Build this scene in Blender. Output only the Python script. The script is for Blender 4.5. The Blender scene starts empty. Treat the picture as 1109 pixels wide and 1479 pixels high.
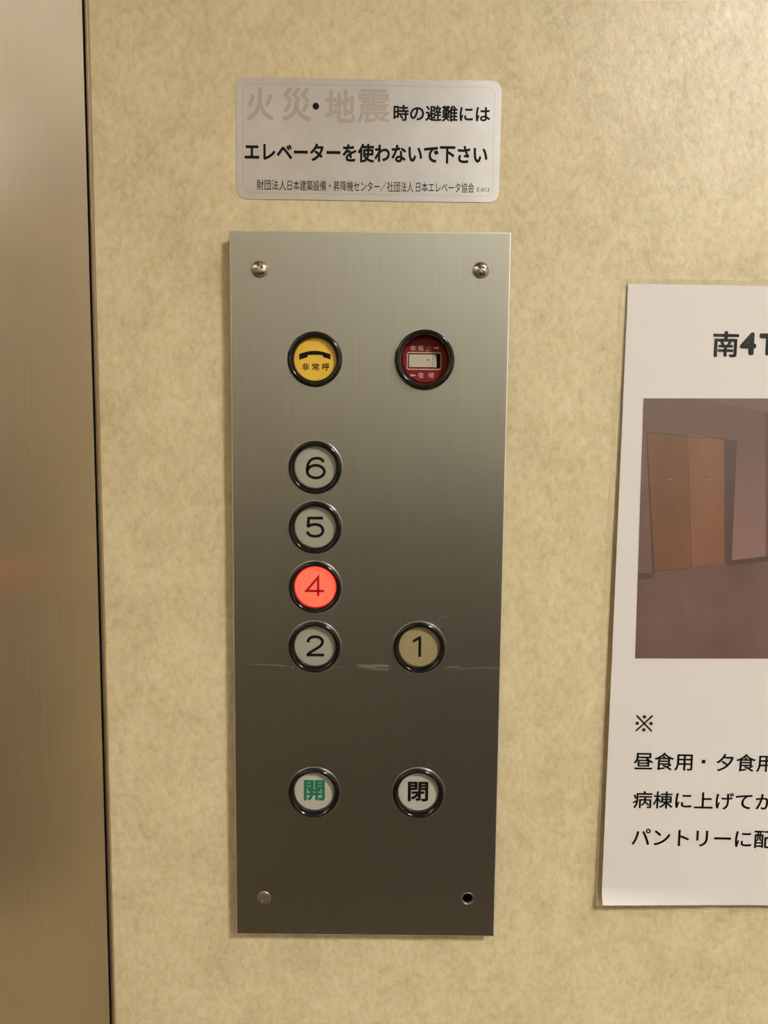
import bpy, bmesh, math
from mathutils import Vector, Matrix

# ------------------------------------------------------------------ camera, world, light, exposure
S = bpy.context.scene
COL = S.collection
R = math.radians

cam_d = bpy.data.cameras.new('camera')
cam = bpy.data.objects.new('camera', cam_d)
COL.objects.link(cam)
cam_d.sensor_fit = 'VERTICAL'
cam_d.sensor_height = 36.0
cam_d.lens = 1111.0 / 1479.0 * 36.0
cam_d.clip_start = 0.01
YAW, PITCH, ROLL = R(-0.0744), R(-5.5613), R(0.529)
cy, sy, cp, sp = math.cos(YAW), math.sin(YAW), math.cos(PITCH), math.sin(PITCH)
fw = Vector((sy * cp, cy * cp, sp))
rt = Vector((cy, -sy, 0.0))
up = rt.cross(fw)
r2 = rt * math.cos(ROLL) + up * math.sin(ROLL)
u2 = -rt * math.sin(ROLL) + up * math.cos(ROLL)
M3 = Matrix((r2, u2, -fw)).transposed()
cam.matrix_world = Matrix.Translation((0.00824, -0.38511, 1.38048)) @ M3.to_4x4()
S.camera = cam

wd = bpy.data.worlds.new('world')
S.world = wd
wd.use_nodes = True
wd.node_tree.nodes['Background'].inputs[0].default_value = (1.0, 0.85, 0.65, 1)
wd.node_tree.nodes['Background'].inputs[1].default_value = 0.05

S.view_settings.view_transform = 'Standard'
S.view_settings.look = 'None'
S.view_settings.gamma = 1.0
S.view_settings.exposure = 0.0
S.view_settings.use_curve_mapping = False

LAMP_POWER = 178.0                        # radiance of the car's ceiling light
LAMP_COLOR = (1.0, 0.975, 0.94)
LAMP_POS = (0.80, -1.12)
LAMP_SIZE = (0.30, 0.30)
CAR = dict(x0=-0.1345, x1=1.50, y1=-1.55, z1=2.30)

# ------------------------------------------------------------------ materials
def nt(name):
    m = bpy.data.materials.new(name)
    m.use_nodes = True
    t = m.node_tree
    return m, t, t.nodes['Principled BSDF']

def pset(b, **k):
    names = dict(col='Base Color', rough='Roughness', metal='Metallic', spec='Specular IOR Level', aniso='Anisotropic',
                 arot='Anisotropic Rotation', coat='Coat Weight', crough='Coat Roughness', ecol='Emission Color', estr='Emission Strength',
                 sss='Subsurface Weight', ssr='Subsurface Radius', sscale='Subsurface Scale')
    for a, v in k.items():
        if a in ('col', 'ecol'):
            v = (*v, 1)
        b.inputs[names[a]].default_value = v

def srgb(r, g, b):
    f = lambda c: (c / 255 / 12.92) if c / 255 <= .04045 else ((c / 255 + .055) / 1.055) ** 2.4
    return (f(r), f(g), f(b))

def flat(name, col, rough=0.5, **k):
    m, t, b = nt(name)
    pset(b, col=col, rough=rough, **k)
    return m

def noise(t, scale, detail=6, rough=0.6, vec=None, dist=0.0):
    n = t.nodes.new('ShaderNodeTexNoise')
    n.inputs['Scale'].default_value = scale
    n.inputs['Detail'].default_value = detail
    n.inputs['Roughness'].default_value = rough
    n.inputs['Distortion'].default_value = dist
    if vec:
        t.links.new(vec, n.inputs['Vector'])
    return n

def coords(t, scale=(1, 1, 1), rot=(0, 0, 0)):
    c = t.nodes.new('ShaderNodeTexCoord')
    m = t.nodes.new('ShaderNodeMapping')
    m.inputs['Scale'].default_value = scale
    m.inputs['Rotation'].default_value = rot
    t.links.new(c.outputs['Object'], m.inputs['Vector'])
    return m.outputs['Vector']

def ramp(t, src, stops):
    r = t.nodes.new('ShaderNodeValToRGB')
    e = r.color_ramp.elements
    while len(e) < len(stops):
        e.new(0.5)
    for q, (p, c) in zip(e, stops):
        q.position = p
        q.color = (*c, 1)
    t.links.new(src, r.inputs[0])
    return r.outputs['Color']

def mixc(t, a, b, fac, mode='MIX'):
    m = t.nodes.new('ShaderNodeMix')
    m.data_type = 'RGBA'
    m.blend_type = mode
    for s, v in ((m.inputs[6], a), (m.inputs[7], b), (m.inputs[0], fac)):
        if isinstance(v, (int, float)):
            s.default_value = v
        elif isinstance(v, tuple):
            s.default_value = (*v, 1)
        else:
            t.links.new(v, s)
    return m.outputs[2]

def bump(t, b, src, strength, dist):
    n = t.nodes.new('ShaderNodeBump')
    n.inputs['Strength'].default_value = strength
    n.inputs['Distance'].default_value = dist
    t.links.new(src, n.inputs['Height'])
    t.links.new(n.outputs['Normal'], b.inputs['Normal'])

def laminate():
    m, t, b = nt('cream_mottled_laminate')
    v = coords(t)
    vs = coords(t, (1.0, 1.0, 0.82), (0, R(-35), 0))
    vf = coords(t, (1.0, 1.0, 0.72), (0, R(30), 0))
    big = noise(t, 17, 4, 0.55, v, 0.3)
    mid = noise(t, 68, 7, 0.68, vs, 0.6)
    fine = noise(t, 300, 5, 0.65, vf, 0.3)
    c1 = ramp(t, big.outputs[0], [(0.30, (0.590, 0.495, 0.298)), (0.50, (0.670, 0.568, 0.345)), (0.70, (0.750, 0.642, 0.405))])
    c2 = ramp(t, mid.outputs[0], [(0.28, (0.500, 0.408, 0.222)), (0.50, (0.665, 0.562, 0.338)), (0.70, (0.785, 0.668, 0.430))])
    c3 = ramp(t, fine.outputs[0], [(0.30, (0.36, 0.32, 0.24)), (0.52, (0.5, 0.5, 0.5)), (0.74, (0.63, 0.62, 0.61))])
    c = mixc(t, c1, c2, 0.5)
    c = mixc(t, c, c3, 0.65, 'OVERLAY')
    t.links.new(c, b.inputs['Base Color'])
    pset(b, spec=0.5)
    t.links.new(ramp(t, fine.outputs[0], [(0.3, (0.46,) * 3), (0.7, (0.34,) * 3)]), b.inputs['Roughness'])
    bump(t, b, fine.outputs[0], 0.35, 0.0005)
    return m

def brushed(name, col, rough, aniso, vary=0.06, grain=(1500, 1500, 14), dirt=None):
    m, t, b = nt(name)
    g = noise(t, 1.0, 4, 0.7, coords(t, grain))
    lo = tuple(x * (1 - vary) for x in col)
    hi = tuple(min(1, x * (1 + vary)) for x in col)
    c = ramp(t, g.outputs[0], [(0.3, lo), (0.7, hi)])
    if dirt:
        d = noise(t, dirt, 5, 0.6, coords(t, (1, 1, 0.45)))
        c = mixc(t, c, tuple(x * 0.86 for x in col), ramp(t, d.outputs[0], [(0.45, (0, 0, 0)), (0.8, (0.6,) * 3)]))
    t.links.new(c, b.inputs['Base Color'])
    pset(b, metal=1.0, rough=rough, aniso=aniso)
    tg = t.nodes.new('ShaderNodeTangent')
    tg.direction_type = 'RADIAL'
    tg.axis = 'Z'
    t.links.new(tg.outputs[0], b.inputs['Tangent'])
    bump(t, b, g.outputs[0], 0.06, 0.0002)
    return m

M = {}
M['wall'] = laminate()
M['steel_wall'] = brushed('brushed_stainless_wall', (0.56, 0.49, 0.395), 0.36, 0.96, 0.08, (900, 900, 9), 9)
M['faceplate'] = brushed('brushed_faceplate', (0.40, 0.395, 0.335), 0.38, 0.6, 0.05, (1500, 1500, 22))
M['strip'] = flat('edge_strip_metal', (0.52, 0.43, 0.32), 0.42, metal=1.0)
M['plate_edge'] = flat('plate_edge_glint', (0.80, 0.77, 0.70), 0.5, metal=1.0)
M['halo'] = flat('polished_halo', (0.42, 0.40, 0.36), 0.28, metal=1.0)
M['frame'] = flat('panel_frame_metal', (0.20, 0.19, 0.17), 0.45, metal=1.0)
M['void'] = flat('gap_shade_black', (0.008, 0.006, 0.005), 0.9)  # flat black painted where gaps and recesses fall into shade
M['screw'] = flat('screw_steel', (0.62, 0.55, 0.46), 0.2, metal=1.0)
M['screw_dull'] = flat('screw_dull', (0.42, 0.38, 0.33), 0.42, metal=1.0)
M['ring'] = flat('black_gloss_plastic', (0.007, 0.006, 0.0055), 0.09, spec=0.5)
M['cap'] = flat('milk_white_plastic', (0.345, 0.335, 0.26), 0.32)
M['cap_white'] = flat('clean_white_plastic', (0.45, 0.43, 0.35), 0.32)
M['cap_yellowed'] = flat('yellowed_plastic', (0.32, 0.255, 0.125), 0.32)
M['cap_alarm'] = flat('yellow_plastic', (0.80, 0.50, 0.045), 0.35)
M['plate_red'] = flat('red_plastic', (0.20, 0.012, 0.008), 0.5, spec=0.2)
M['slide'] = flat('grey_slide_plastic', (0.50, 0.44, 0.34), 0.4)
M['ink'] = flat('black_ink', (0.006, 0.004, 0.004), 0.6, spec=0.15)
M['ink_green'] = flat('green_ink', (0.008, 0.16, 0.075), 0.5)
M['ink_white'] = flat('white_ink', (0.50, 0.42, 0.34), 0.5)
M['ink_dot'] = flat('red_dot_ink', (0.16, 0.012, 0.01), 0.5)
M['ink_faded'] = flat('faded_red_ink', (0.46, 0.405, 0.365), 0.43, metal=0.9)
M['paper'] = flat('white_paper', (0.80, 0.77, 0.745), 0.6)
M['print_black'] = flat('toner_black', (0.010, 0.007, 0.006), 0.6, spec=0.2)
m, t, b = nt('lit_red_cap')
pset(b, col=(0.7, 0.08, 0.05), rough=0.35, ecol=(3.0, 0.115, 0.058), estr=1.0)
M['cap_lit'] = m
M['ink_lit'] = flat('lit_numeral_ink', (0.09, 0.004, 0.004), 0.5, ecol=(0.20, 0.004, 0.004), estr=1.0)

def sticker_mat():
    m, t, b = nt('silver_sticker_film')
    n = noise(t, 60, 5, 0.6, coords(t))
    t.links.new(ramp(t, n.outputs[0], [(0.3, (0.54, 0.52, 0.495)), (0.7, (0.61, 0.59, 0.56))]), b.inputs['Base Color'])
    pset(b, metal=1.0, rough=0.41)
    return m
M['sticker'] = sticker_mat()
M['sticker_line'] = flat('sticker_pressed_line', (0.48, 0.46, 0.43), 0.43, metal=1.0)

def film_mat():
    m = bpy.data.materials.new('clear_laminating_film')
    m.use_nodes = True
    t = m.node_tree
    t.nodes.clear()
    o = t.nodes.new('ShaderNodeOutputMaterial')
    mx = t.nodes.new('ShaderNodeMixShader')
    lw = t.nodes.new('ShaderNodeLayerWeight')
    lw.inputs[0].default_value = 0.5
    pw = t.nodes.new('ShaderNodeMath')
    pw.operation = 'POWER'
    pw.inputs[1].default_value = 5.0
    t.links.new(lw.outputs['Facing'], pw.inputs[0])
    fr = t.nodes.new('ShaderNodeMath')
    fr.operation = 'MULTIPLY_ADD'
    fr.inputs[1].default_value = 0.6
    fr.inputs[2].default_value = 0.04
    t.links.new(pw.outputs[0], fr.inputs[0])
    tr = t.nodes.new('ShaderNodeBsdfTransparent')
    tr.inputs[0].default_value = (0.965, 0.955, 0.935, 1)
    gl = t.nodes.new('ShaderNodeBsdfGlossy')
    gl.inputs['Roughness'].default_value = 0.22
    t.links.new(fr.outputs[0], mx.inputs[0])
    t.links.new(tr.outputs[0], mx.inputs[1])
    t.links.new(gl.outputs[0], mx.inputs[2])
    t.links.new(mx.outputs[0], o.inputs[0])
    return m
M['film'] = film_mat()
m, t, b = nt('film_rim_gleam')
pset(b, col=(0.75, 0.68, 0.52), rough=0.2)
b.inputs['Alpha'].default_value = 0.30
M['film_edge'] = m

def printed(name, a, b_, scale=60):
    m, t, b = nt(name)
    n = noise(t, scale, 6, 0.65, coords(t, (1, 1, 0.6)))
    t.links.new(ramp(t, n.outputs[0], [(0.3, a), (0.7, b_)]), b.inputs['Base Color'])
    pset(b, rough=0.5)
    return m

def scratch_mat():
    m = bpy.data.materials.new('pale_scratch')
    m.use_nodes = True
    t = m.node_tree
    b = t.nodes['Principled BSDF']
    pset(b, col=(0.55, 0.5, 0.43), rough=0.6, metal=0.2)
    n = noise(t, 1, 4, 0.7, coords(t, (160, 160, 1400)))
    t.links.new(ramp(t, n.outputs[0], [(0.42, (0, 0, 0)), (0.72, (0.5,) * 3)]), b.inputs['Alpha'])
    return m
M['scratch'] = scratch_mat()

# ------------------------------------------------------------------ helpers.  plate space: x, z in mm, h = mm out of the wall
def L(x, z, h=0.0):
    return Vector((x * 0.001, -h * 0.001, z * 0.001))

def obj(name, bm_or_mesh, mat, parent=None, loc=(0, 0, 0), smooth=False, label=None):
    if isinstance(bm_or_mesh, bmesh.types.BMesh):
        me = bpy.data.meshes.new(name)
        bm_or_mesh.to_mesh(me)
        bm_or_mesh.free()
    else:
        me = bm_or_mesh
        me.name = name

    for q in (mat if isinstance(mat, list) else [mat]):
        me.materials.append(q)
    for p in me.polygons:
        p.use_smooth = smooth
    o = bpy.data.objects.new(name, me)
    COL.objects.link(o)
    o.location = loc
    if parent:
        o.parent = parent
    if label:
        o['label'] = label
    return o

def thing(name, label, cat, loc):
    o = bpy.data.objects.new(name, None)
    o.empty_display_size = 0.02
    COL.objects.link(o)
    o.location = loc
    o['label'] = label
    o['category'] = cat
    return o

def box(x0, x1, y0, y1, z0, z1, bm=None):
    bm = bm or bmesh.new()
    v = [bm.verts.new((x, y, z)) for x in (x0, x1) for y in (y0, y1) for z in (z0, z1)]
    for f in ((0, 1, 3, 2), (4, 6, 7, 5), (0, 4, 5, 1), (2, 3, 7, 6), (0, 2, 6, 4), (1, 5, 7, 3)):
        bm.faces.new([v[i] for i in f])
    bmesh.ops.recalc_face_normals(bm, faces=bm.faces)
    return bm

def poly(bm, pts, h, mi=0):
    """flat polygon facing out of the wall; pts clockwise or not"""
    a = sum(pts[i][0] * pts[(i + 1) % len(pts)][1] - pts[(i + 1) % len(pts)][0] * pts[i][1] for i in range(len(pts)))
    if a < 0:
        pts = pts[::-1]
    f = bm.faces.new([bm.verts.new(L(x, z, h)) for x, z in pts])
    f.material_index = mi
    return f

def lathe(prof, n=96, bm=None):
    """prof: (radius mm, height mm) from outside/base to centre; axis = out of the wall"""
    bm = bm or bmesh.new()
    rings = []
    for r, h in prof:
        if r < 1e-6:
            rings.append([bm.verts.new(L(0, 0, h))])
        else:
            rings.append([bm.verts.new(L(r * math.cos(2 * math.pi * i / n), r * math.sin(2 * math.pi * i / n), h)) for i in range(n)])
    for a, b_ in zip(rings, rings[1:]):
        for i in range(n):
            j = (i + 1) % n
            if len(b_) == 1:
                bm.faces.new((a[i], a[j], b_[0]))
            else:
                bm.faces.new((a[i], a[j], b_[j], b_[i]))
    return bm

def curve_mesh(splines, extrude=0.0, bevel=0.0, bres=2):
    """filled 2D outline(s) with holes -> mesh; splines in mm (x, z); outward = +h"""
    c = bpy.data.curves.new('outline', 'CURVE')
    c.dimensions = '2D'
    c.fill_mode = 'BOTH'
    for pts in splines:
        s = c.splines.new('POLY')
        s.points.add(len(pts) - 1)
        for p, (x, z) in zip(s.points, pts):
            p.co = (x, z, 0, 1)
        s.use_cyclic_u = True
    c.extrude = extrude
    c.bevel_depth = bevel
    c.bevel_resolution = bres
    if bevel:
        c.offset = -bevel
    return to_mesh(c)

def to_mesh(c):
    o = bpy.data.objects.new('tmp', c)
    COL.objects.link(o)
    bpy.context.view_layer.update()
    me = bpy.data.meshes.new_from_object(o.evaluated_get(bpy.context.evaluated_depsgraph_get()))
    bpy.data.objects.remove(o)
    bpy.data.curves.remove(c)
    return me

def reframe(me, h, sx=1.0, sz=1.0, ox=0.0, oz=0.0):
    for v in me.vertices:
        x, z, d = v.co
        v.co = L(x * sx + ox, z * sz + oz, d + h)
    me.update()
    return me

def glyphs(body, bbox, h, bold=0.0, space=1.0):
    """lettering laid flat at height h, fitted to bbox = (x0, x1, z0, z1) in mm"""
    c = bpy.data.curves.new('letters', 'FONT')
    c.body = body
    c.size = 1.0
    c.space_character = space
    c.resolution_u = 6
    c.fill_mode = 'FRONT'
    me = to_mesh(c)
    if bold > 0:                                            # a heavier weight: the same outlines spread outwards
        bm = bmesh.new()
        for k in range(9):
            n0 = len(bm.verts)
            bm.from_mesh(me)
            bm.verts.ensure_lookup_table()
            if k:
                d = Vector((math.cos(k * math.pi / 4), math.sin(k * math.pi / 4), 0)) * bold
                for v in bm.verts[n0:]:
                    v.co += d
                    v.co.z += k * 2e-3
        bm.to_mesh(me)
        bm.free()
    xs = [v.co.x for v in me.vertices]
    zs = [v.co.y for v in me.vertices]
    x0, x1, z0, z1 = bbox
    sx = (x1 - x0) / (max(xs) - min(xs))
    sz = (z1 - z0) / (max(zs) - min(zs))
    return reframe(me, h, sx, sz, x0 - min(xs) * sx, z0 - min(zs) * sz)

def join(meshes):
    bm = bmesh.new()
    for me in meshes:
        bm.from_mesh(me)
        bpy.data.meshes.remove(me)
    return bm

def stroke(bm, pts, w, h, closed=False):
    """constant-width pen stroke along a path (mm)"""
    n = len(pts)
    P = [Vector(p) for p in pts]
    lv, rv = [], []
    for i in range(n):
        a = P[i - 1] if (i > 0 or closed) else None
        b_ = P[(i + 1) % n] if (i < n - 1 or closed) else None
        d1 = (P[i] - a).normalized() if a is not None else None
        d2 = (b_ - P[i]).normalized() if b_ is not None else None
        d1 = d1 or d2
        d2 = d2 or d1
        n1 = Vector((-d1.y, d1.x))
        n2 = Vector((-d2.y, d2.x))
        m_ = (n1 + n2).normalized()
        k = (w / 2) / max(0.35, m_.dot(n1))
        a_, b2 = P[i] + m_ * k, P[i] - m_ * k
        lv.append(bm.verts.new(L(a_.x, a_.y, h)))
        rv.append(bm.verts.new(L(b2.x, b2.y, h)))
    for i in range(n if closed else n - 1):
        j = (i + 1) % n
        bm.faces.new((lv[i], rv[i], rv[j], lv[j]))
    return bm

def arc(cx, cz, rx, rz, a0, a1, n=28):
    return [(cx + rx * math.cos(R(a0 + (a1 - a0) * i / n)), cz + rz * math.sin(R(a0 + (a1 - a0) * i / n))) for i in range(n + 1)]

def circle(cx, cz, r, n=96):
    return [(cx + r * math.cos(2 * math.pi * i / n), cz + r * math.sin(2 * math.pi * i / n)) for i in range(n)]

def rrect(x0, x1, z0, z1, r, n=8):
    p = []
    for cx, cz, a in ((x1 - r, z1 - r, 0), (x0 + r, z1 - r, 90), (x0 + r, z0 + r, 180), (x1 - r, z0 + r, 270)):
        p += arc(cx, cz, r, r, a, a + 90, n)
    return p

def structure(o):
    o['kind'] = 'structure'
    return o

ZC = 1.30                                                   # height of the panel's middle above the car floor

# ------------------------------------------------------------------ the lift car
x0, x1, y1, z1 = CAR['x0'], CAR['x1'], CAR['y1'], CAR['z1']
structure(obj('wall_front', box(x0 - 0.03, x1 + 0.05, 0, 0.03, -0.03, z1 + 0.05), M['wall'])).data.update()
M['side_wall'] = flat('beige_side_laminate', (0.42, 0.36, 0.26), 0.5)
structure(obj('wall_right', box(x1, x1 + 0.03, y1 - 0.03, 0, 0, z1), M['side_wall']))
M['dark_reflection'] = flat('dark_reflection_brown', (0.056, 0.049, 0.044), 0.45)
M['floor'] = flat('dark_vinyl_floor', (0.16, 0.125, 0.095), 0.5)
M['ceiling'] = flat('ceiling_paint', (0.62, 0.57, 0.48), 0.6)
bm = box(x0, x1, y1 - 0.03, y1, 0, z1)
M['back_wall'] = flat('pale_grey_laminate', (0.40, 0.39, 0.35), 0.5)
structure(obj('wall_back', bm, M['back_wall']))
dark_reflection = obj('added_dark_board', box(x0, x1, y1, y1 + 0.012, 0, 1.29), M['dark_reflection'])  # unseen dark board, added to darken the panel's lower reflection
structure(dark_reflection)
structure(obj('floor', box(x0 - 0.03, x1 + 0.03, y1 - 0.03, 0.03, -0.03, 0), M['floor']))
ceil = structure(obj('ceiling', box(x0 - 0.03, x1 + 0.03, y1 - 0.03, 0, z1, z1 + 0.03), M['ceiling']))
lx, ly = LAMP_POS
sx, sy_ = LAMP_SIZE
lamp_baffle = bmesh.new()
for a in ((lx - sx / 2 - .02, lx - sx / 2, ly - sy_ / 2 - .02, ly + sy_ / 2 + .02), (lx + sx / 2, lx + sx / 2 + .02, ly - sy_ / 2 - .02, ly + sy_ / 2 + .02),
          (lx - sx / 2, lx + sx / 2, ly - sy_ / 2 - .02, ly - sy_ / 2), (lx - sx / 2, lx + sx / 2, ly + sy_ / 2, ly + sy_ / 2 + .02)):
    box(*a, z1 - 0.085, z1, lamp_baffle)  # unseen deep baffle, added to cut the light on the upper wall
M['baffle'] = flat('dark_lamp_baffle', (0.10, 0.09, 0.08), 0.5)
lf = obj('ceiling_light_baffle', lamp_baffle, M['baffle'], ceil)
m, t, b = nt('lamp_diffuser')
pset(b, col=(0.8, 0.8, 0.8), ecol=LAMP_COLOR, estr=LAMP_POWER)
obj('light_diffuser', box(lx - sx / 2, lx + sx / 2, ly - sy_ / 2, ly + sy_ / 2, z1 - 0.025, z1 - 0.002), m, lf)

# stainless return panel on the left: flat sheet with a rounded edge turning into the gap by the corner
prof = [(x0, y1), (x0, -0.60), (x0, -0.30), (x0, -0.10), (x0, -0.0085)]
prof += [(x0 - 0.0055 + 0.0055 * math.cos(R(a)), -0.0085 + 0.0055 * math.sin(R(a))) for a in range(10, 91, 10)]
prof += [(x0 - 0.006, -0.003)]
bm = bmesh.new()
lo = [bm.verts.new((x, y, 0)) for x, y in prof]
hi = [bm.verts.new((x, y, z1)) for x, y in prof]
for i in range(len(prof) - 1):
    bm.faces.new((lo[i], lo[i + 1], hi[i + 1], hi[i]))
back_lo = [bm.verts.new((x0 - 0.006, y, 0)) for y in (-0.003, y1)]
back_hi = [bm.verts.new((x0 - 0.006, y, z1)) for y in (-0.003, y1)]
bm.faces.new((back_lo[0], back_lo[1], back_hi[1], back_hi[0]))
bmesh.ops.recalc_face_normals(bm, faces=bm.faces)
wl = structure(obj('wall_left', bm, M['steel_wall'], smooth=False))
structure(obj('gap_shade', box(x0 - 0.012, x0 - 0.0007, -0.0012, 0, 0, z1), M['void']))  # black strip, the corner gap's shade painted in
bm = box(x0 - 0.0007, x0 + 0.0006, -0.0030, 0, 0, z1)
bmesh.ops.bevel(bm, geom=[e for e in bm.edges if abs(e.verts[0].co.z - e.verts[1].co.z) > 1], offset=0.0003, segments=2, affect='EDGES')
structure(obj('trim_3', bm, M['strip']))

# ------------------------------------------------------------------ evacuation sticker
st = thing('warning_sticker', 'silver rounded sticker with black and faded red Japanese lettering above the control panel', 'sticker', (-0.00155, 0, ZC + 0.2222))
st.scale = (1.0065, 1, 1.0065)
SO = (-1.5, 221.2)                                          # its centre in plate space
SR = R(-0.35)
def sb(x0_, x1_, z0_, z1_):
    return (x0_ - SO[0], x1_ - SO[0], z0_ - SO[1], z1_ - SO[1])
st.rotation_euler = (0, R(0.3), 0)
bw, bh = 63.0, 27.9
obj('sticker_sheet', reframe(curve_mesh([rrect(-bw, bw, -bh, bh, 5.0, 10)], 0.12, 0.05), 0.17), M['sticker'], st)
obj('border_line', reframe(curve_mesh([rrect(-bw + 3.0, bw - 3.0, -bh + 2.8, bh - 2.8, 4.6, 10), rrect(-bw + 3.35, bw - 3.35, -bh + 3.15, bh - 3.15, 4.3, 10)]), 0.36), M['sticker_line'], st)
H1 = 0.38
obj('faded_lettering', join([glyphs('火', sb(-59.4, -46.3, 229.4, 244.6), H1, 0.028), glyphs('災', sb(-42.6, -28.6, 229.4, 244.8), H1, 0.028),
     glyphs('地', sb(-22.3, -7.7, 228.9, 244.2), H1, 0.028), glyphs('震', sb(-7.0, 8.8, 229.0, 244.5), H1, 0.018)]), M['ink_faded'], st, label='large faded red lettering')
bm = bmesh.new()
poly(bm, circle(-26.5 - SO[0], 236.4 - SO[1], 1.6, 40), H1)
obj('middle_dot', bm, M['ink'], st)
obj('headline_lettering', glyphs('時の避難には', sb(10.4, 56.4, 230.2, 237.6), H1, 0.026), M['ink'], st)
obj('sentence_lettering', glyphs('エレベーターを使わないで下さい', sb(-60.4, 55.6, 210.9, 219.7), H1, 0.034), M['ink'], st)
obj('small_lettering', join([glyphs('財団法人', sb(-54.6, -40.6, 197.6, 202.4), H1, 0.006), glyphs('日本建築設備・昇降機センター／社団法人', sb(-39.9, 20.5, 197.5, 202.4), H1, 0.006),
     glyphs('日本エレベータ協会', sb(21.7, 49.6, 197.6, 202.3), H1, 0.006)]), M['ink'], st)
obj('code_lettering', glyphs('E-013', sb(51.0, 56.8, 198.3, 200.1), H1, 0.004), M['ink'], st)

# ------------------------------------------------------------------ control panel
cpn = thing('elevator_control_panel', 'tall brushed metal control panel with round floor buttons, fourth floor lit red', 'control panel', (0, 0, ZC))
T = 7.5                                                     # face of the plate, mm out of the wall
BTN = dict(alarm=(-26.4, 117.7), stop=(26.8, 117.9), six=(-26.2, 65.4), five=(-26.2, 35.7), four=(-26.2, 5.7), two=(-26.45, -24.6),
           one=(26.1, -24.4), open=(-26.65, -100.6), close=(26.6, -100.4))
HOLE = (52.9, -157.3)
holes = [circle(x, z, 14.2 if k == 'stop' else 13.05) for k, (x, z) in BTN.items()] + [circle(*HOLE, 2.75, 48)]
PW, PH = 67.2, 178.1
outer = [(-PW, -PH), (PW, -PH), (PW, PH), (-PW, PH)]
fp = obj('faceplate', reframe(curve_mesh([outer] + holes, 0.5, 0.55, 5), T - 1.05), [M['faceplate'], M['plate_edge']], cpn)
for p in fp.data.polygons:                                  # the cut edge is painted paler, for the bright glint along its bevel
    p.material_index = 0 if abs(p.normal.y) > 0.999 else 1
bm = bmesh.new()
box(-0.0655, 0.0655, -0.0005, -0.00005, -0.176, 0.176, bm)
obj('hole_shade_sheet', bm, M['void'], cpn, label='added black sheet for the shade inside the empty screw hole')  # black sheet added to paint the dark inside the screw hole
bm = bmesh.new()
bx, bz, by = 0.0667, 0.1774, -(T - 2.05) * 0.001
for q in ((-bx, -bx + .0012, -bz, bz), (bx - .0012, bx, -bz, bz), (-bx + .0012, bx - .0012, -bz, -bz + .0012), (-bx + .0012, bx - .0012, bz - .0012, bz)):
    box(q[0], q[1], by, -0.00005, q[2], q[3], bm)
obj('mounting_frame', bm, M['frame'], cpn, label='dark metal rim between plate and wall')

RING = [(12.95, -3), (12.95, 0.9), (12.85, 1.35), (12.55, 1.75), (12.1, 1.95), (11.75, 1.95), (11.45, 1.8), (10.55, 0.7), (10.3, 0.2), (10.15, -0.6), (10.15, -2.6)]
RING_STOP = [(14.15, -3), (14.15, 2.2), (14.0, 2.9), (13.6, 3.4), (13.1, 3.6), (12.6, 3.45), (12.2, 3.0), (11.7, 1.4), (11.3, -0.8), (11.0, -3.0), (10.9, -6.0)]
def cap_bm(r, h, dome=0.0):
    n = 8
    return lathe([(r, h - 0.9), (r, h - 0.15), (r - 0.15, h)] + [((r - 0.15) * (1 - k / n), h + dome * (1 - (1 - k / n) ** 2)) for k in range(1, n)] + [(0, h + dome)])
HC = -1.4
HI = HC + 0.06

def digit(ch, bm, w=1.42, h=HI):
    e = 1e-3
    if ch == '6':
        stroke(bm, arc(0, -1.75, 4.2, 3.1, 0, 360, 64)[:-1], w, h, True)
        stroke(bm, [(3.75, 2.9), (3.45, 3.75), (2.7, 4.4), (1.6, 4.8), (0.3, 4.88), (-1.1, 4.65), (-2.3, 4.05), (-3.2, 3.1), (-3.85, 1.8), (-4.15, 0.3), (-4.22, -1.2), (-4.2, -1.8)], w, h)
    elif ch == '5':
        stroke(bm, [(3.9, 4.55), (-3.15, 4.55), (-3.6, 0.15)], w, h)
        stroke(bm, [(-3.75, 0.0), (-2.9, 0.75), (-1.8, 1.2), (-0.4, 1.4), (1.1, 1.3), (2.4, 0.85), (3.4, 0.0), (3.85, -1.1), (3.8, -2.3), (3.2, -3.4), (2.2, -4.15),
                    (0.9, -4.5), (-0.5, -4.55), (-1.9, -4.3), (-3.0, -3.7), (-3.7, -2.8), (-3.9, -2.2)], w, h)
    elif ch == '4':
        stroke(bm, [(1.9, -5.2), (1.9, 4.45), (-4.0, -2.55), (4.9, -2.55)], w * 0.93, h)
    elif ch == '2':
        stroke(bm, [(-3.75, 1.75), (-3.55, 2.85), (-2.9, 3.8), (-1.8, 4.45), (-0.4, 4.72), (1.1, 4.65), (2.4, 4.2), (3.3, 3.4), (3.65, 2.4), (3.5, 1.3), (2.9, 0.3), (1.9, -0.55),
                    (0.3, -1.55), (-1.4, -2.6), (-2.9, -3.65), (-3.75, -4.7)], w, h)
        stroke(bm, [(-4.35, -4.7), (4.5, -4.7)], w, h)
    elif ch == '1':
        poly(bm, [(0.75, -5.3), (2.15, -5.3), (2.15, 5.25), (0.95, 5.25), (-2.1, 3.3), (-2.1, 1.85), (0.75, 3.4)], h)
    return bm

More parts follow.
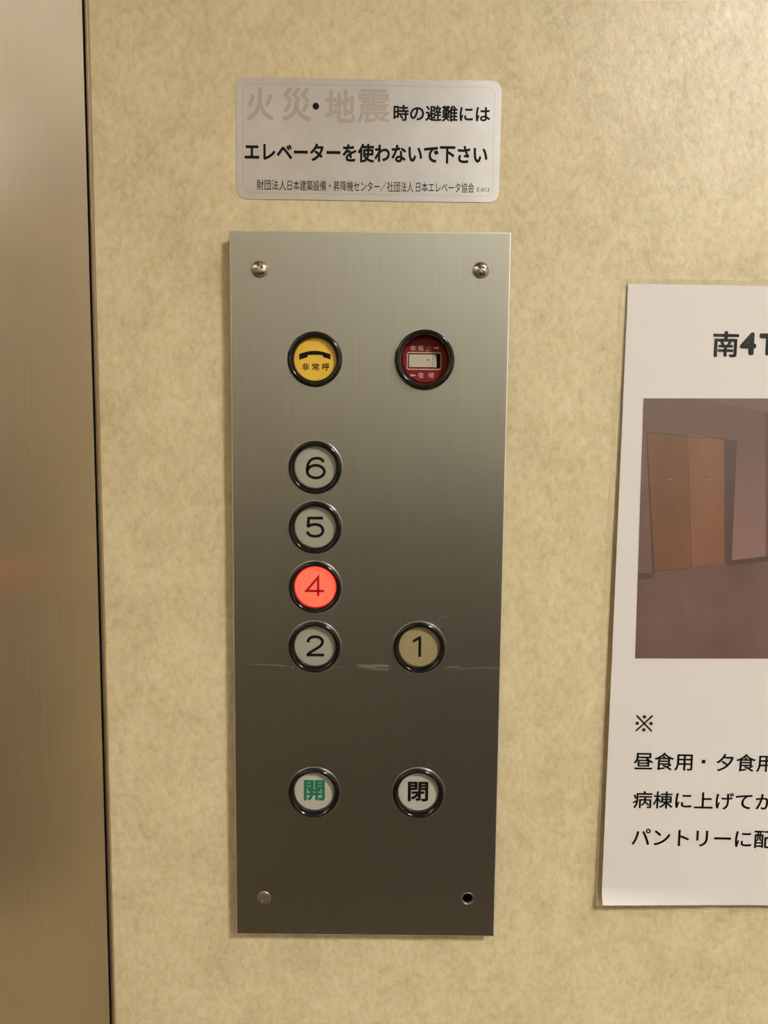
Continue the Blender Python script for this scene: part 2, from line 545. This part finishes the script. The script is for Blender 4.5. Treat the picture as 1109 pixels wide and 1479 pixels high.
def sunk(key, d):                                           # lettering printed on a sunk face, where it is seen through the ring
    x, z = BTN[key]
    return L((x - 8.24) * d / 377.6, (z - 80.5) * d / 377.6)
def button(name, key, capmat, label, ch=None, inkmat=None, ringprof=RING, capname='button_cap', nudge=(0, 0)):
    x, z = BTN[key]
    ring = obj(name, lathe(ringprof), M['ring'], cpn, L(x, z, T), True, label)
    if ringprof is RING and key != 'alarm':
        obj('halo', lathe([(13.5, -0.3), (13.5, 0.1), (13.35, 0.24), (13.1, 0.26), (12.9, 0.2)]), M['halo'], ring, (0, 0, 0), True, 'added thin metal collar')  # ring added to give the bright halo around each button
    cp_ = obj(capname, cap_bm(10.2, HC), capmat, ring, (0, 0, 0), False)
    if ch:
        o = obj('numeral', digit(ch, bmesh.new()), inkmat or M['ink'], ring, L(nudge[0], nudge[1], 0) + sunk(key, -HC))
    return ring

button('floor_button', 'six', M['cap'], 'round milk white button marked 6, topmost floor button', '6', nudge=(0.3, -0.35))
button('floor_button', 'five', M['cap'], 'round milk white button marked 5', '5', nudge=(0.0, 0.15))
button('floor_button', 'four', M['cap_lit'], 'round button marked 4, lit glowing red', '4', M['ink_lit'], nudge=(-0.4, 0.7))
button('floor_button', 'two', M['cap'], 'round milk white button marked 2', '2', nudge=(0.35, 0.5))
button('floor_button', 'one', M['cap_yellowed'], 'round yellowed button marked 1', '1', nudge=(-1.25, 0.45))

d = button('door_open_button', 'open', M['cap_white'], 'white button with green door open character')
obj('door_open_character', glyphs('開', (-5.3, 5.5, -4.5, 6.5), HI, 0.03), M['ink_green'], d, sunk('open', -HC))
d = button('door_close_button', 'close', M['cap_white'], 'white button with black door close character')
obj('door_close_character', glyphs('閉', (-5.4, 5.1, -4.6, 6.0), HI, 0.03), M['ink'], d, sunk('close', -HC))

d = button('alarm_button', 'alarm', M['cap_alarm'], 'yellow emergency call button with black telephone handset')
def hpt(px, pz):                                            # handset outline, in mm about the button centre
    return ((px - 555) / 505 * 15.27 + 0.1, (532 - pz) / 145 * 4.32 + 1.85)
top = [hpt(300 + 505 * k / 16, 515 - 55 * (1 - (2 * k / 16 - 1) ** 2)) for k in range(17)]
bot = [hpt(805, 595), hpt(790, 592), hpt(690, 562), hpt(675, 545), hpt(680, 530)] + [hpt(680 - 245 * k / 8, 530 - 6 * (1 - (2 * k / 8 - 1) ** 2)) for k in range(1, 8)] + [hpt(437, 530), hpt(440, 548), hpt(428, 565), hpt(310, 604), hpt(300, 602)]
obj('handset_symbol', reframe(curve_mesh([top + bot]), HI), M['ink'], d, sunk('alarm', -HC))
obj('alarm_lettering', join([glyphs('非', (-6.2, -2.7, -5.45, -2.0), HI, 0.02), glyphs('常', (-1.35, 2.15, -5.4, -1.95), HI, 0.015), glyphs('呼', (3.6, 7.1, -5.4, -1.9), HI, 0.02)]), M['ink'], d, sunk('alarm', -HC))

# emergency stop slide switch
x, z = BTN['stop']
sw = obj('stop_switch', lathe(RING_STOP), M['ring'], cpn, L(x, z, T), True, 'red emergency stop slide switch in a thick black ring')
HS = -4.3
bm = bmesh.new()
slot = rrect(-8.0, 7.6, -3.85, 2.75, 0.5, 4)
obj('red_plate', reframe(curve_mesh([circle(0, 0, 10.9), slot], 0.4), HS - 0.4), M['plate_red'], sw, sunk('stop', -HS))
bm = bmesh.new()
box(-0.0088, 0.0084, 0.0066, 0.0069, -0.0046, 0.0034, bm)
obj('slot_back', bm, M['void'], sw, sunk('stop', -HS))
obj('slot_outline', reframe(curve_mesh([rrect(-8.75, 8.05, -4.85, 3.65, 1.1, 8), rrect(-8.3, 7.6, -4.4, 3.2, 0.75, 8)]), HS + 0.05), M['ink_white'], sw, sunk('stop', -HS), label='thin white outline')
bm = bmesh.new()
pr = [(-7.7, HS - 2.0), (-7.7, HS + 0.35), (3.6, HS + 0.35), (4.1, HS + 0.75), (4.5, HS + 0.55), (5.9, HS - 0.3), (5.9, HS - 2.0)]
a = [bm.verts.new(L(px, -3.6, hh)) for px, hh in pr]
c_ = [bm.verts.new(L(px, 2.5, hh)) for px, hh in pr]
for i in range(len(pr)):
    j = (i + 1) % len(pr)
    bm.faces.new((a[i], a[j], c_[j], c_[i]))
bm.faces.new(a)
bm.faces.new(c_[::-1])
bmesh.ops.recalc_face_normals(bm, faces=bm.faces)
sl = obj('slide_knob', bm, M['slide'], sw, sunk('stop', -HS), label='grey slide knob')
bm = bmesh.new()
poly(bm, circle(1.7, -0.15, 0.42, 20), HS + 0.39)
obj('indicator_dot', bm, M['ink_dot'], sw, sunk('stop', -HS), label='tiny red dot')
hh = HS + 0.05
def arrow(bm, x0_, x1_, zc, s=0.75):
    d_ = 1 if x1_ > x0_ else -1
    n_ = x1_ - d_ * 1.15
    poly(bm, [(x0_, zc - .28), (n_, zc - .28), (n_, zc + .28), (x0_, zc + .28)], hh)
    poly(bm, [(n_, zc - s), (x1_, zc), (n_, zc + s)], hh)
lm = join([glyphs('非', (-7.1, -4.5, 4.2, 6.9), hh, 0.0), glyphs('常', (-3.3, -0.6, 4.25, 7.0), hh, 0.0), glyphs('止', (0.5, 3.2, 4.3, 6.9), hh, 0.0),
           glyphs('復', (-3.2, -0.5, -8.9, -6.2), hh, 0.0), glyphs('帰', (1.8, 4.6, -8.9, -6.2), hh, 0.0)])
arrow(lm, 4.1, 6.9, 5.7)
arrow(lm, -4.4, -7.2, -7.6)
obj('switch_lettering', lm, M['ink_white'], sw, sunk('stop', -HS))

# screws
def screw(x, z, r, dome, rot, mat, depth=1.3, label=None):
    bm = bmesh.new()
    n, k = 72, 26
    rings = []
    for i in range(k + 1):
        f = 1 - i / k
        rr = r * f
        row = []
        for j in range(n if i < k else 1):
            a_ = 2 * math.pi * j / n
            px, pz = rr * math.cos(a_), rr * math.sin(a_)
            h = dome * math.sqrt(max(0, 1 - (f * 0.985) ** 2)) + 0.12
            qx = px * math.cos(rot) + pz * math.sin(rot)
            qz = -px * math.sin(rot) + pz * math.cos(rot)
            arm, wd_ = 0.50 * r, 0.125 * r
            ins = (abs(qx) < wd_ and abs(qz) < arm) or (abs(qz) < wd_ and abs(qx) < arm)
            if ins or rr < 0.20 * r:
                h -= depth
            row.append(bm.verts.new(L(px, pz, h)))
        rings.append(row)
    base = [bm.verts.new(L(r * math.cos(2 * math.pi * j / n), r * math.sin(2 * math.pi * j / n), -1.5)) for j in range(n)]
    rings = [base] + rings
    for A, B in zip(rings, rings[1:]):
        for j in range(n):
            q = (j + 1) % n
            if len(B) == 1:
                bm.faces.new((A[j], A[q], B[0]))
            else:
                bm.faces.new((A[j], A[q], B[q], B[j]))
    return obj('screw', bm, mat, cpn, L(x, z, T), False, label)
screw(-52.9, 159.9, 3.95, 1.9, R(18), M['screw'], label='shiny domed cross-head screw')
screw(53.0, 160.4, 3.85, 1.9, R(40), M['screw'], label='shiny domed cross-head screw')
screw(-52.6, -158.0, 3.6, 0.7, R(-22), M['screw_dull'], 0.8, label='dull flat cross-head screw')
bm = lathe([(3.4, -0.2), (3.4, 0.02), (3.2, 0.12), (2.9, 0.1), (2.65, -0.1), (2.6, -0.5)], 48)
obj('screw_hole_rim', bm, M['screw_dull'], cpn, L(HOLE[0], HOLE[1], T), True, 'bare rim of the hole with its screw missing')

# scratches across the plate
HSX = T + 0.03
for xa, za, xb, zb, w in ((-65, -33.6, -41, -34.5, .5), (-38, -35.2, -8, -34.9, .4), (-6, -34.1, 10.5, -33.6, 1.1), (-4, -35.0, 11, -34.6, .9), (0, -36.0, 10.5, -35.8, .7),
                         (38.5, -35.2, 66, -34.5, .6), (40, -34.3, 47, -34.0, .4), (31, -17, 38, -12.5, .7), (33, -14, 36, -9.5, .5), (30, -12, 40, -8, .5), (62, -5, 61.3, -12, .5),
                         (-14, -38, -10, -36.6, .5), (-2, -139, 1.5, -137.5, .5), (-0.5, -84, 1.5, -88, .4)):
    obj('scratch_mark', stroke(bmesh.new(), [(xa + (xb - xa) * k / 6, za + (zb - za) * k / 6 + 0.12 * math.sin(k * 1.7)) for k in range(7)], w, HSX), M['scratch'], cpn, label='pale scratch')

# ------------------------------------------------------------------ laminated notice
TILT = math.atan2(3.6, 313.0)
nx, nz = 0.12315, ZC - 0.1605
nt_ = thing('laminated_notice', 'white laminated notice with a corridor photograph and Japanese text on the wall', 'notice', (nx, 0, nz))
nt_.rotation_euler = (0, R(0.45), 0)
nt_.scale = (1.0065, 1, 1.0065)
HB = 4.6                                                    # bottom stands off the wall, top lies close to it
def hp(z):                                                  # height of the sheet over the wall
    return HB - 3.4 * z / 314.0
PWD, PHT = 214.0, 314.4
ORG = (122.4, -159.0)
rx = R(0.45)
def N(x, z):                                                # plate space -> sheet space
    dx, dz = x - ORG[0], z - ORG[1]
    return (dx * math.cos(rx) - dz * math.sin(rx), dx * math.sin(rx) + dz * math.cos(rx))
def lay(me, extra):
    """drape a flat mesh onto the leaning sheet"""
    vs = me.vertices if hasattr(me, 'vertices') else me.verts
    for v in vs:
        x, z = v.co.x * 1000, v.co.z * 1000
        v.co.y = -(hp(z) + curl(x, z) + extra) * 0.001
    return me
def curl(x, z):                                             # the lower left corner bends forward
    d = max(0.0, 1 - max(0, z) / 9.0) * max(0.0, 1 - max(0, x) / 75.0) ** 0.5
    return 2.6 * d * d
def sheet(x0_, x1_, z0_, z1_, r, extra):
    xs = sorted(set([x0_, x1_] + [x0_ + (x1_ - x0_) * k / 40 for k in range(41)]))
    zs = [z0_ + (24 * k / 16) for k in range(17)] + [z0_ + 24 + (z1_ - z0_ - 24) * k / 12 for k in range(1, 13)]
    bm = bmesh.new()
    g = [[bm.verts.new(L(x, z, 0)) for x in xs] for z in zs]
    for i in range(len(zs) - 1):
        for j in range(len(xs) - 1):
            bm.faces.new((g[i][j], g[i][j + 1], g[i + 1][j + 1], g[i + 1][j]))
    lay(bm, extra)
    res = bmesh.ops.extrude_face_region(bm, geom=list(bm.faces))
    for e in res['geom']:
        if isinstance(e, bmesh.types.BMVert):
            e.co.y += 0.0001
    bmesh.ops.recalc_face_normals(bm, faces=bm.faces)
    return bm
obj('paper_sheet', sheet(0, PWD, 0, PHT, 0, 0.0), M['paper'], nt_)
# film: same drape, rounded corners, a margin around the paper
fm = curve_mesh([rrect(-3.0, PWD + 3.0, -3.2, PHT + 3.0, 4.0, 8)])
bm = bmesh.new()
bm.from_mesh(fm)
bpy.data.meshes.remove(fm)
for v in bm.verts:
    v.co = L(v.co.x, v.co.y, 0)
for z_ in [1.5 * k - 2 for k in range(14)] + [40, 80, 120, 160, 200, 240, 280]:
    bmesh.ops.bisect_plane(bm, geom=bm.verts[:] + bm.edges[:] + bm.faces[:], plane_co=L(0, z_), plane_no=(0, 0, 1))
for x_ in [4 * k - 1 for k in range(17)]:
    bmesh.ops.bisect_plane(bm, geom=bm.verts[:] + bm.edges[:] + bm.faces[:], plane_co=L(x_, 0), plane_no=(1, 0, 0))
lay(bm, 0.35)
bm.normal_update()
bmesh.ops.reverse_faces(bm, faces=[f for f in bm.faces if f.normal.y > 0])
res = bmesh.ops.extrude_edge_only(bm, edges=[e for e in bm.edges if e.is_boundary])     # the film's own thickness
for e in res['geom']:
    if isinstance(e, bmesh.types.BMVert):
        e.co.y += 0.0009
obj('laminate_film', bm, M['film'], nt_, label='clear laminating film with a thin margin')

fm = curve_mesh([rrect(-3.0, PWD + 3.0, -3.2, PHT + 3.0, 4.0, 8), rrect(-2.55, PWD + 2.55, -2.75, PHT + 2.55, 3.6, 8)])
bm = bmesh.new()
bm.from_mesh(fm)
bpy.data.meshes.remove(fm)
for v in bm.verts:
    v.co = L(v.co.x, v.co.y, 0)
for z_ in [1.5 * k - 2 for k in range(14)]:
    bmesh.ops.bisect_plane(bm, geom=bm.verts[:] + bm.edges[:] + bm.faces[:], plane_co=L(0, z_), plane_no=(0, 0, 1))
for x_ in [4 * k - 1 for k in range(20)]:
    bmesh.ops.bisect_plane(bm, geom=bm.verts[:] + bm.edges[:] + bm.faces[:], plane_co=L(x_, 0), plane_no=(1, 0, 0))
lay(bm, 0.42)
obj('rim_gleam', bm, M['film_edge'], nt_, label='pale gleam painted along the film rim')  # pale strip paints the bright gleam on the film's rim

def nbox(x0_, x1_, z0_, z1_):
    cx, cz = (x0_ + x1_) / 2, (z0_ + z1_) / 2
    a_, b_ = N(cx, cz)
    return (a_ - (x1_ - x0_) / 2, a_ + (x1_ - x0_) / 2, b_ - (z1_ - z0_) / 2, b_ + (z1_ - z0_) / 2)
HT = 0.15
obj('heading_lettering', lay(join([glyphs('南', nbox(167.0, 179.6, 120.7, 133.2), 0, 0.022), glyphs('4', nbox(180.2, 188.2, 121.8, 132.8), 0, 0.045), glyphs('T', nbox(189.5, 198.5, 121.7, 132.3), 0, 0.045)]), HT), M['print_black'], nt_)
bm = bmesh.new()
mx, mz = N(140.9, -63.15)
for sgn in (1, -1):
    stroke(bm, [(mx - 4.1, mz - 4.1 * sgn), (mx + 4.1, mz + 4.1 * sgn)], 0.85, 0)
for dx, dz in ((0, 3.4), (0, -3.4), (3.5, 0), (-3.5, 0)):
    poly(bm, rrect(mx + dx - .78, mx + dx + .78, mz + dz - .78, mz + dz + .78, .1, 2), 0)
obj('reference_mark', lay(bm, HT), M['print_black'], nt_)
bm = join([glyphs('昼食用　夕食用', nbox(136.4, 208.1, -87.9, -78.5), 0, 0.013)])
mx, mz = N(172.0, -82.9)
poly(bm, rrect(mx - .92, mx + .92, mz - .92, mz + .92, .1, 2), 0)
obj('text_line', lay(bm, HT), M['print_black'], nt_)
obj('text_line', lay(glyphs('病棟に上げてか', nbox(136.7, 209.1, -108.2, -99.0), 0, 0.013), HT), M['print_black'], nt_)
obj('text_line', lay(glyphs('パントリーに配', nbox(136.8, 209.7, -128.5, -119.0), 0, 0.013), HT), M['print_black'], nt_)

# the printed photograph (one flat print; each patch is a printed area)
def print_wall():
    m, t, b = nt('print_wall')
    n = noise(t, 45, 6, 0.65, coords(t, (1, 1, 0.6)))
    c = t.nodes.new('ShaderNodeTexCoord')
    sp = t.nodes.new('ShaderNodeSeparateXYZ')
    t.links.new(c.outputs['Object'], sp.inputs[0])
    ad = t.nodes.new('ShaderNodeMath')
    ad.operation = 'MULTIPLY_ADD'
    ad.inputs[1].default_value = 0.016
    t.links.new(n.outputs[0], ad.inputs[0])
    t.links.new(sp.outputs['Z'], ad.inputs[2])
    mr = t.nodes.new('ShaderNodeMapRange')
    mr.inputs['From Min'].default_value = 0.188
    mr.inputs['From Max'].default_value = 0.266
    t.links.new(ad.outputs[0], mr.inputs['Value'])
    t.links.new(ramp(t, mr.outputs[0], [(0.0, (0.285, 0.160, 0.142)), (0.45, (0.225, 0.127, 0.112)), (0.8, (0.165, 0.094, 0.077)), (1.0, (0.155, 0.088, 0.075))]), b.inputs['Base Color'])
    pset(b, rough=0.5)
    return m
PM = [print_wall(), printed('print_ceiling', (0.17, 0.098, 0.086), (0.20, 0.114, 0.102)),
      printed('print_floor', (0.130, 0.070, 0.064), (0.205, 0.120, 0.112), 28), printed('print_frame', (0.092, 0.053, 0.044), (0.115, 0.067, 0.055)),
      printed('print_door_left', (0.165, 0.077, 0.038), (0.24, 0.112, 0.056), 30), printed('print_door_right', (0.205, 0.094, 0.052), (0.285, 0.130, 0.070), 30),
      printed('print_plate', (0.21, 0.14, 0.12), (0.25, 0.17, 0.145))]
bm = bmesh.new()
XR = 304.0
def pp(mi, lev, *pts):
    poly(bm, [N(*p) for p in pts], lev, mi)
pp(0, 0.00, (134.29, 100.52), (XR, 101.8), (XR + 2, -28.2), (135.09, -29.53))
pp(1, 0.02, (134.4, 84.6), (136.3, 84.4), (142.2, 11.0), (135.0, 10.4))
pp(1, 0.03, (164.77, 99.87), (XR, 73.3), (XR, 101.75), (164.6, 100.7))
pp(2, 0.04, (135.0, 10.5), (142.2, 11.3), (143.1, 15.2), (161.4, 16.8), (177.9, 19.3), (181.2, 18.4), (198.8, 20.5), (XR, 33.0), (XR + 2, -28.2), (135.09, -29.5))
pp(3, 0.05, (134.9, 13.65), (141.8, 14.2), (142.0, 11.3), (135.0, 10.5))
pp(3, 0.05, (181.1, 20.87), (198.7, 23.17), (XR, 36.0), (XR, 33.0), (198.84, 20.56), (181.3, 18.2))
pp(3, 0.06, (136.19, 84.4), (177.96, 80.85), (181.1, 80.2), (181.3, 18.4), (177.87, 19.39), (161.54, 16.6), (143.13, 14.8), (142.15, 11.29))
pp(4, 0.08, (136.89, 83.5), (156.43, 82.2), (161.2, 16.9), (143.1, 15.2))
pp(5, 0.08, (156.75, 82.15), (174.68, 80.75), (177.8, 19.4), (161.55, 16.9))
pp(3, 0.08, (194.5, 94.1), (195.3, 93.9), (199.2, 20.6), (198.5, 20.5))
pp(6, 0.10, (156.3, 83.15), (165.2, 82.3), (165.2, 81.9), (156.3, 82.65))
for px, pz in ((147.0, 61.2), (166.7, 61.4)):
    pp(6, 0.10, (px, pz - .9), (px + 3.0, pz - .7), (px + 3.0, pz + .4), (px, pz + .2))
    pp(3, 0.11, (px, pz + .3), (px + .8, pz + .3), (px + .8, pz + .9), (px, pz + .9))
for v in bm.verts:
    x_, z_ = v.co.x * 1000, v.co.z * 1000
    v.co.y = v.co.y * 1.0 - (hp(z_) + 0.12) * 0.001
obj('printed_photograph', bm, PM, nt_, label='dim photograph of brown double doors in a corridor')

# scratches on the stainless wall
for ya, za, yb, zb, w in ((-0.098, 1.2190, -0.072, 1.2265, .0005), (-0.070, 1.1970, -0.057, 1.2060, .0003), (-0.096, 1.212, -0.090, 1.214, .0003), (-0.1, 1.1905, -0.0955, 1.1895, .0003)):
    p = [Vector((ya + (yb - ya) * k / 4, za + (zb - za) * k / 4 + .0002 * math.sin(k * 2))) for k in range(5)]
    bm = bmesh.new()
    for q, s in zip(p, p[1:]):
        v = [bm.verts.new((x0 + 0.00004, y_, z_)) for y_, z_ in ((q.x, q.y - w / 2), (s.x, s.y - w / 2), (s.x, s.y + w / 2), (q.x, q.y + w / 2))]
        bm.faces.new(v)
    obj('scratch_mark', bm, M['scratch'], wl, label='pale scratch')
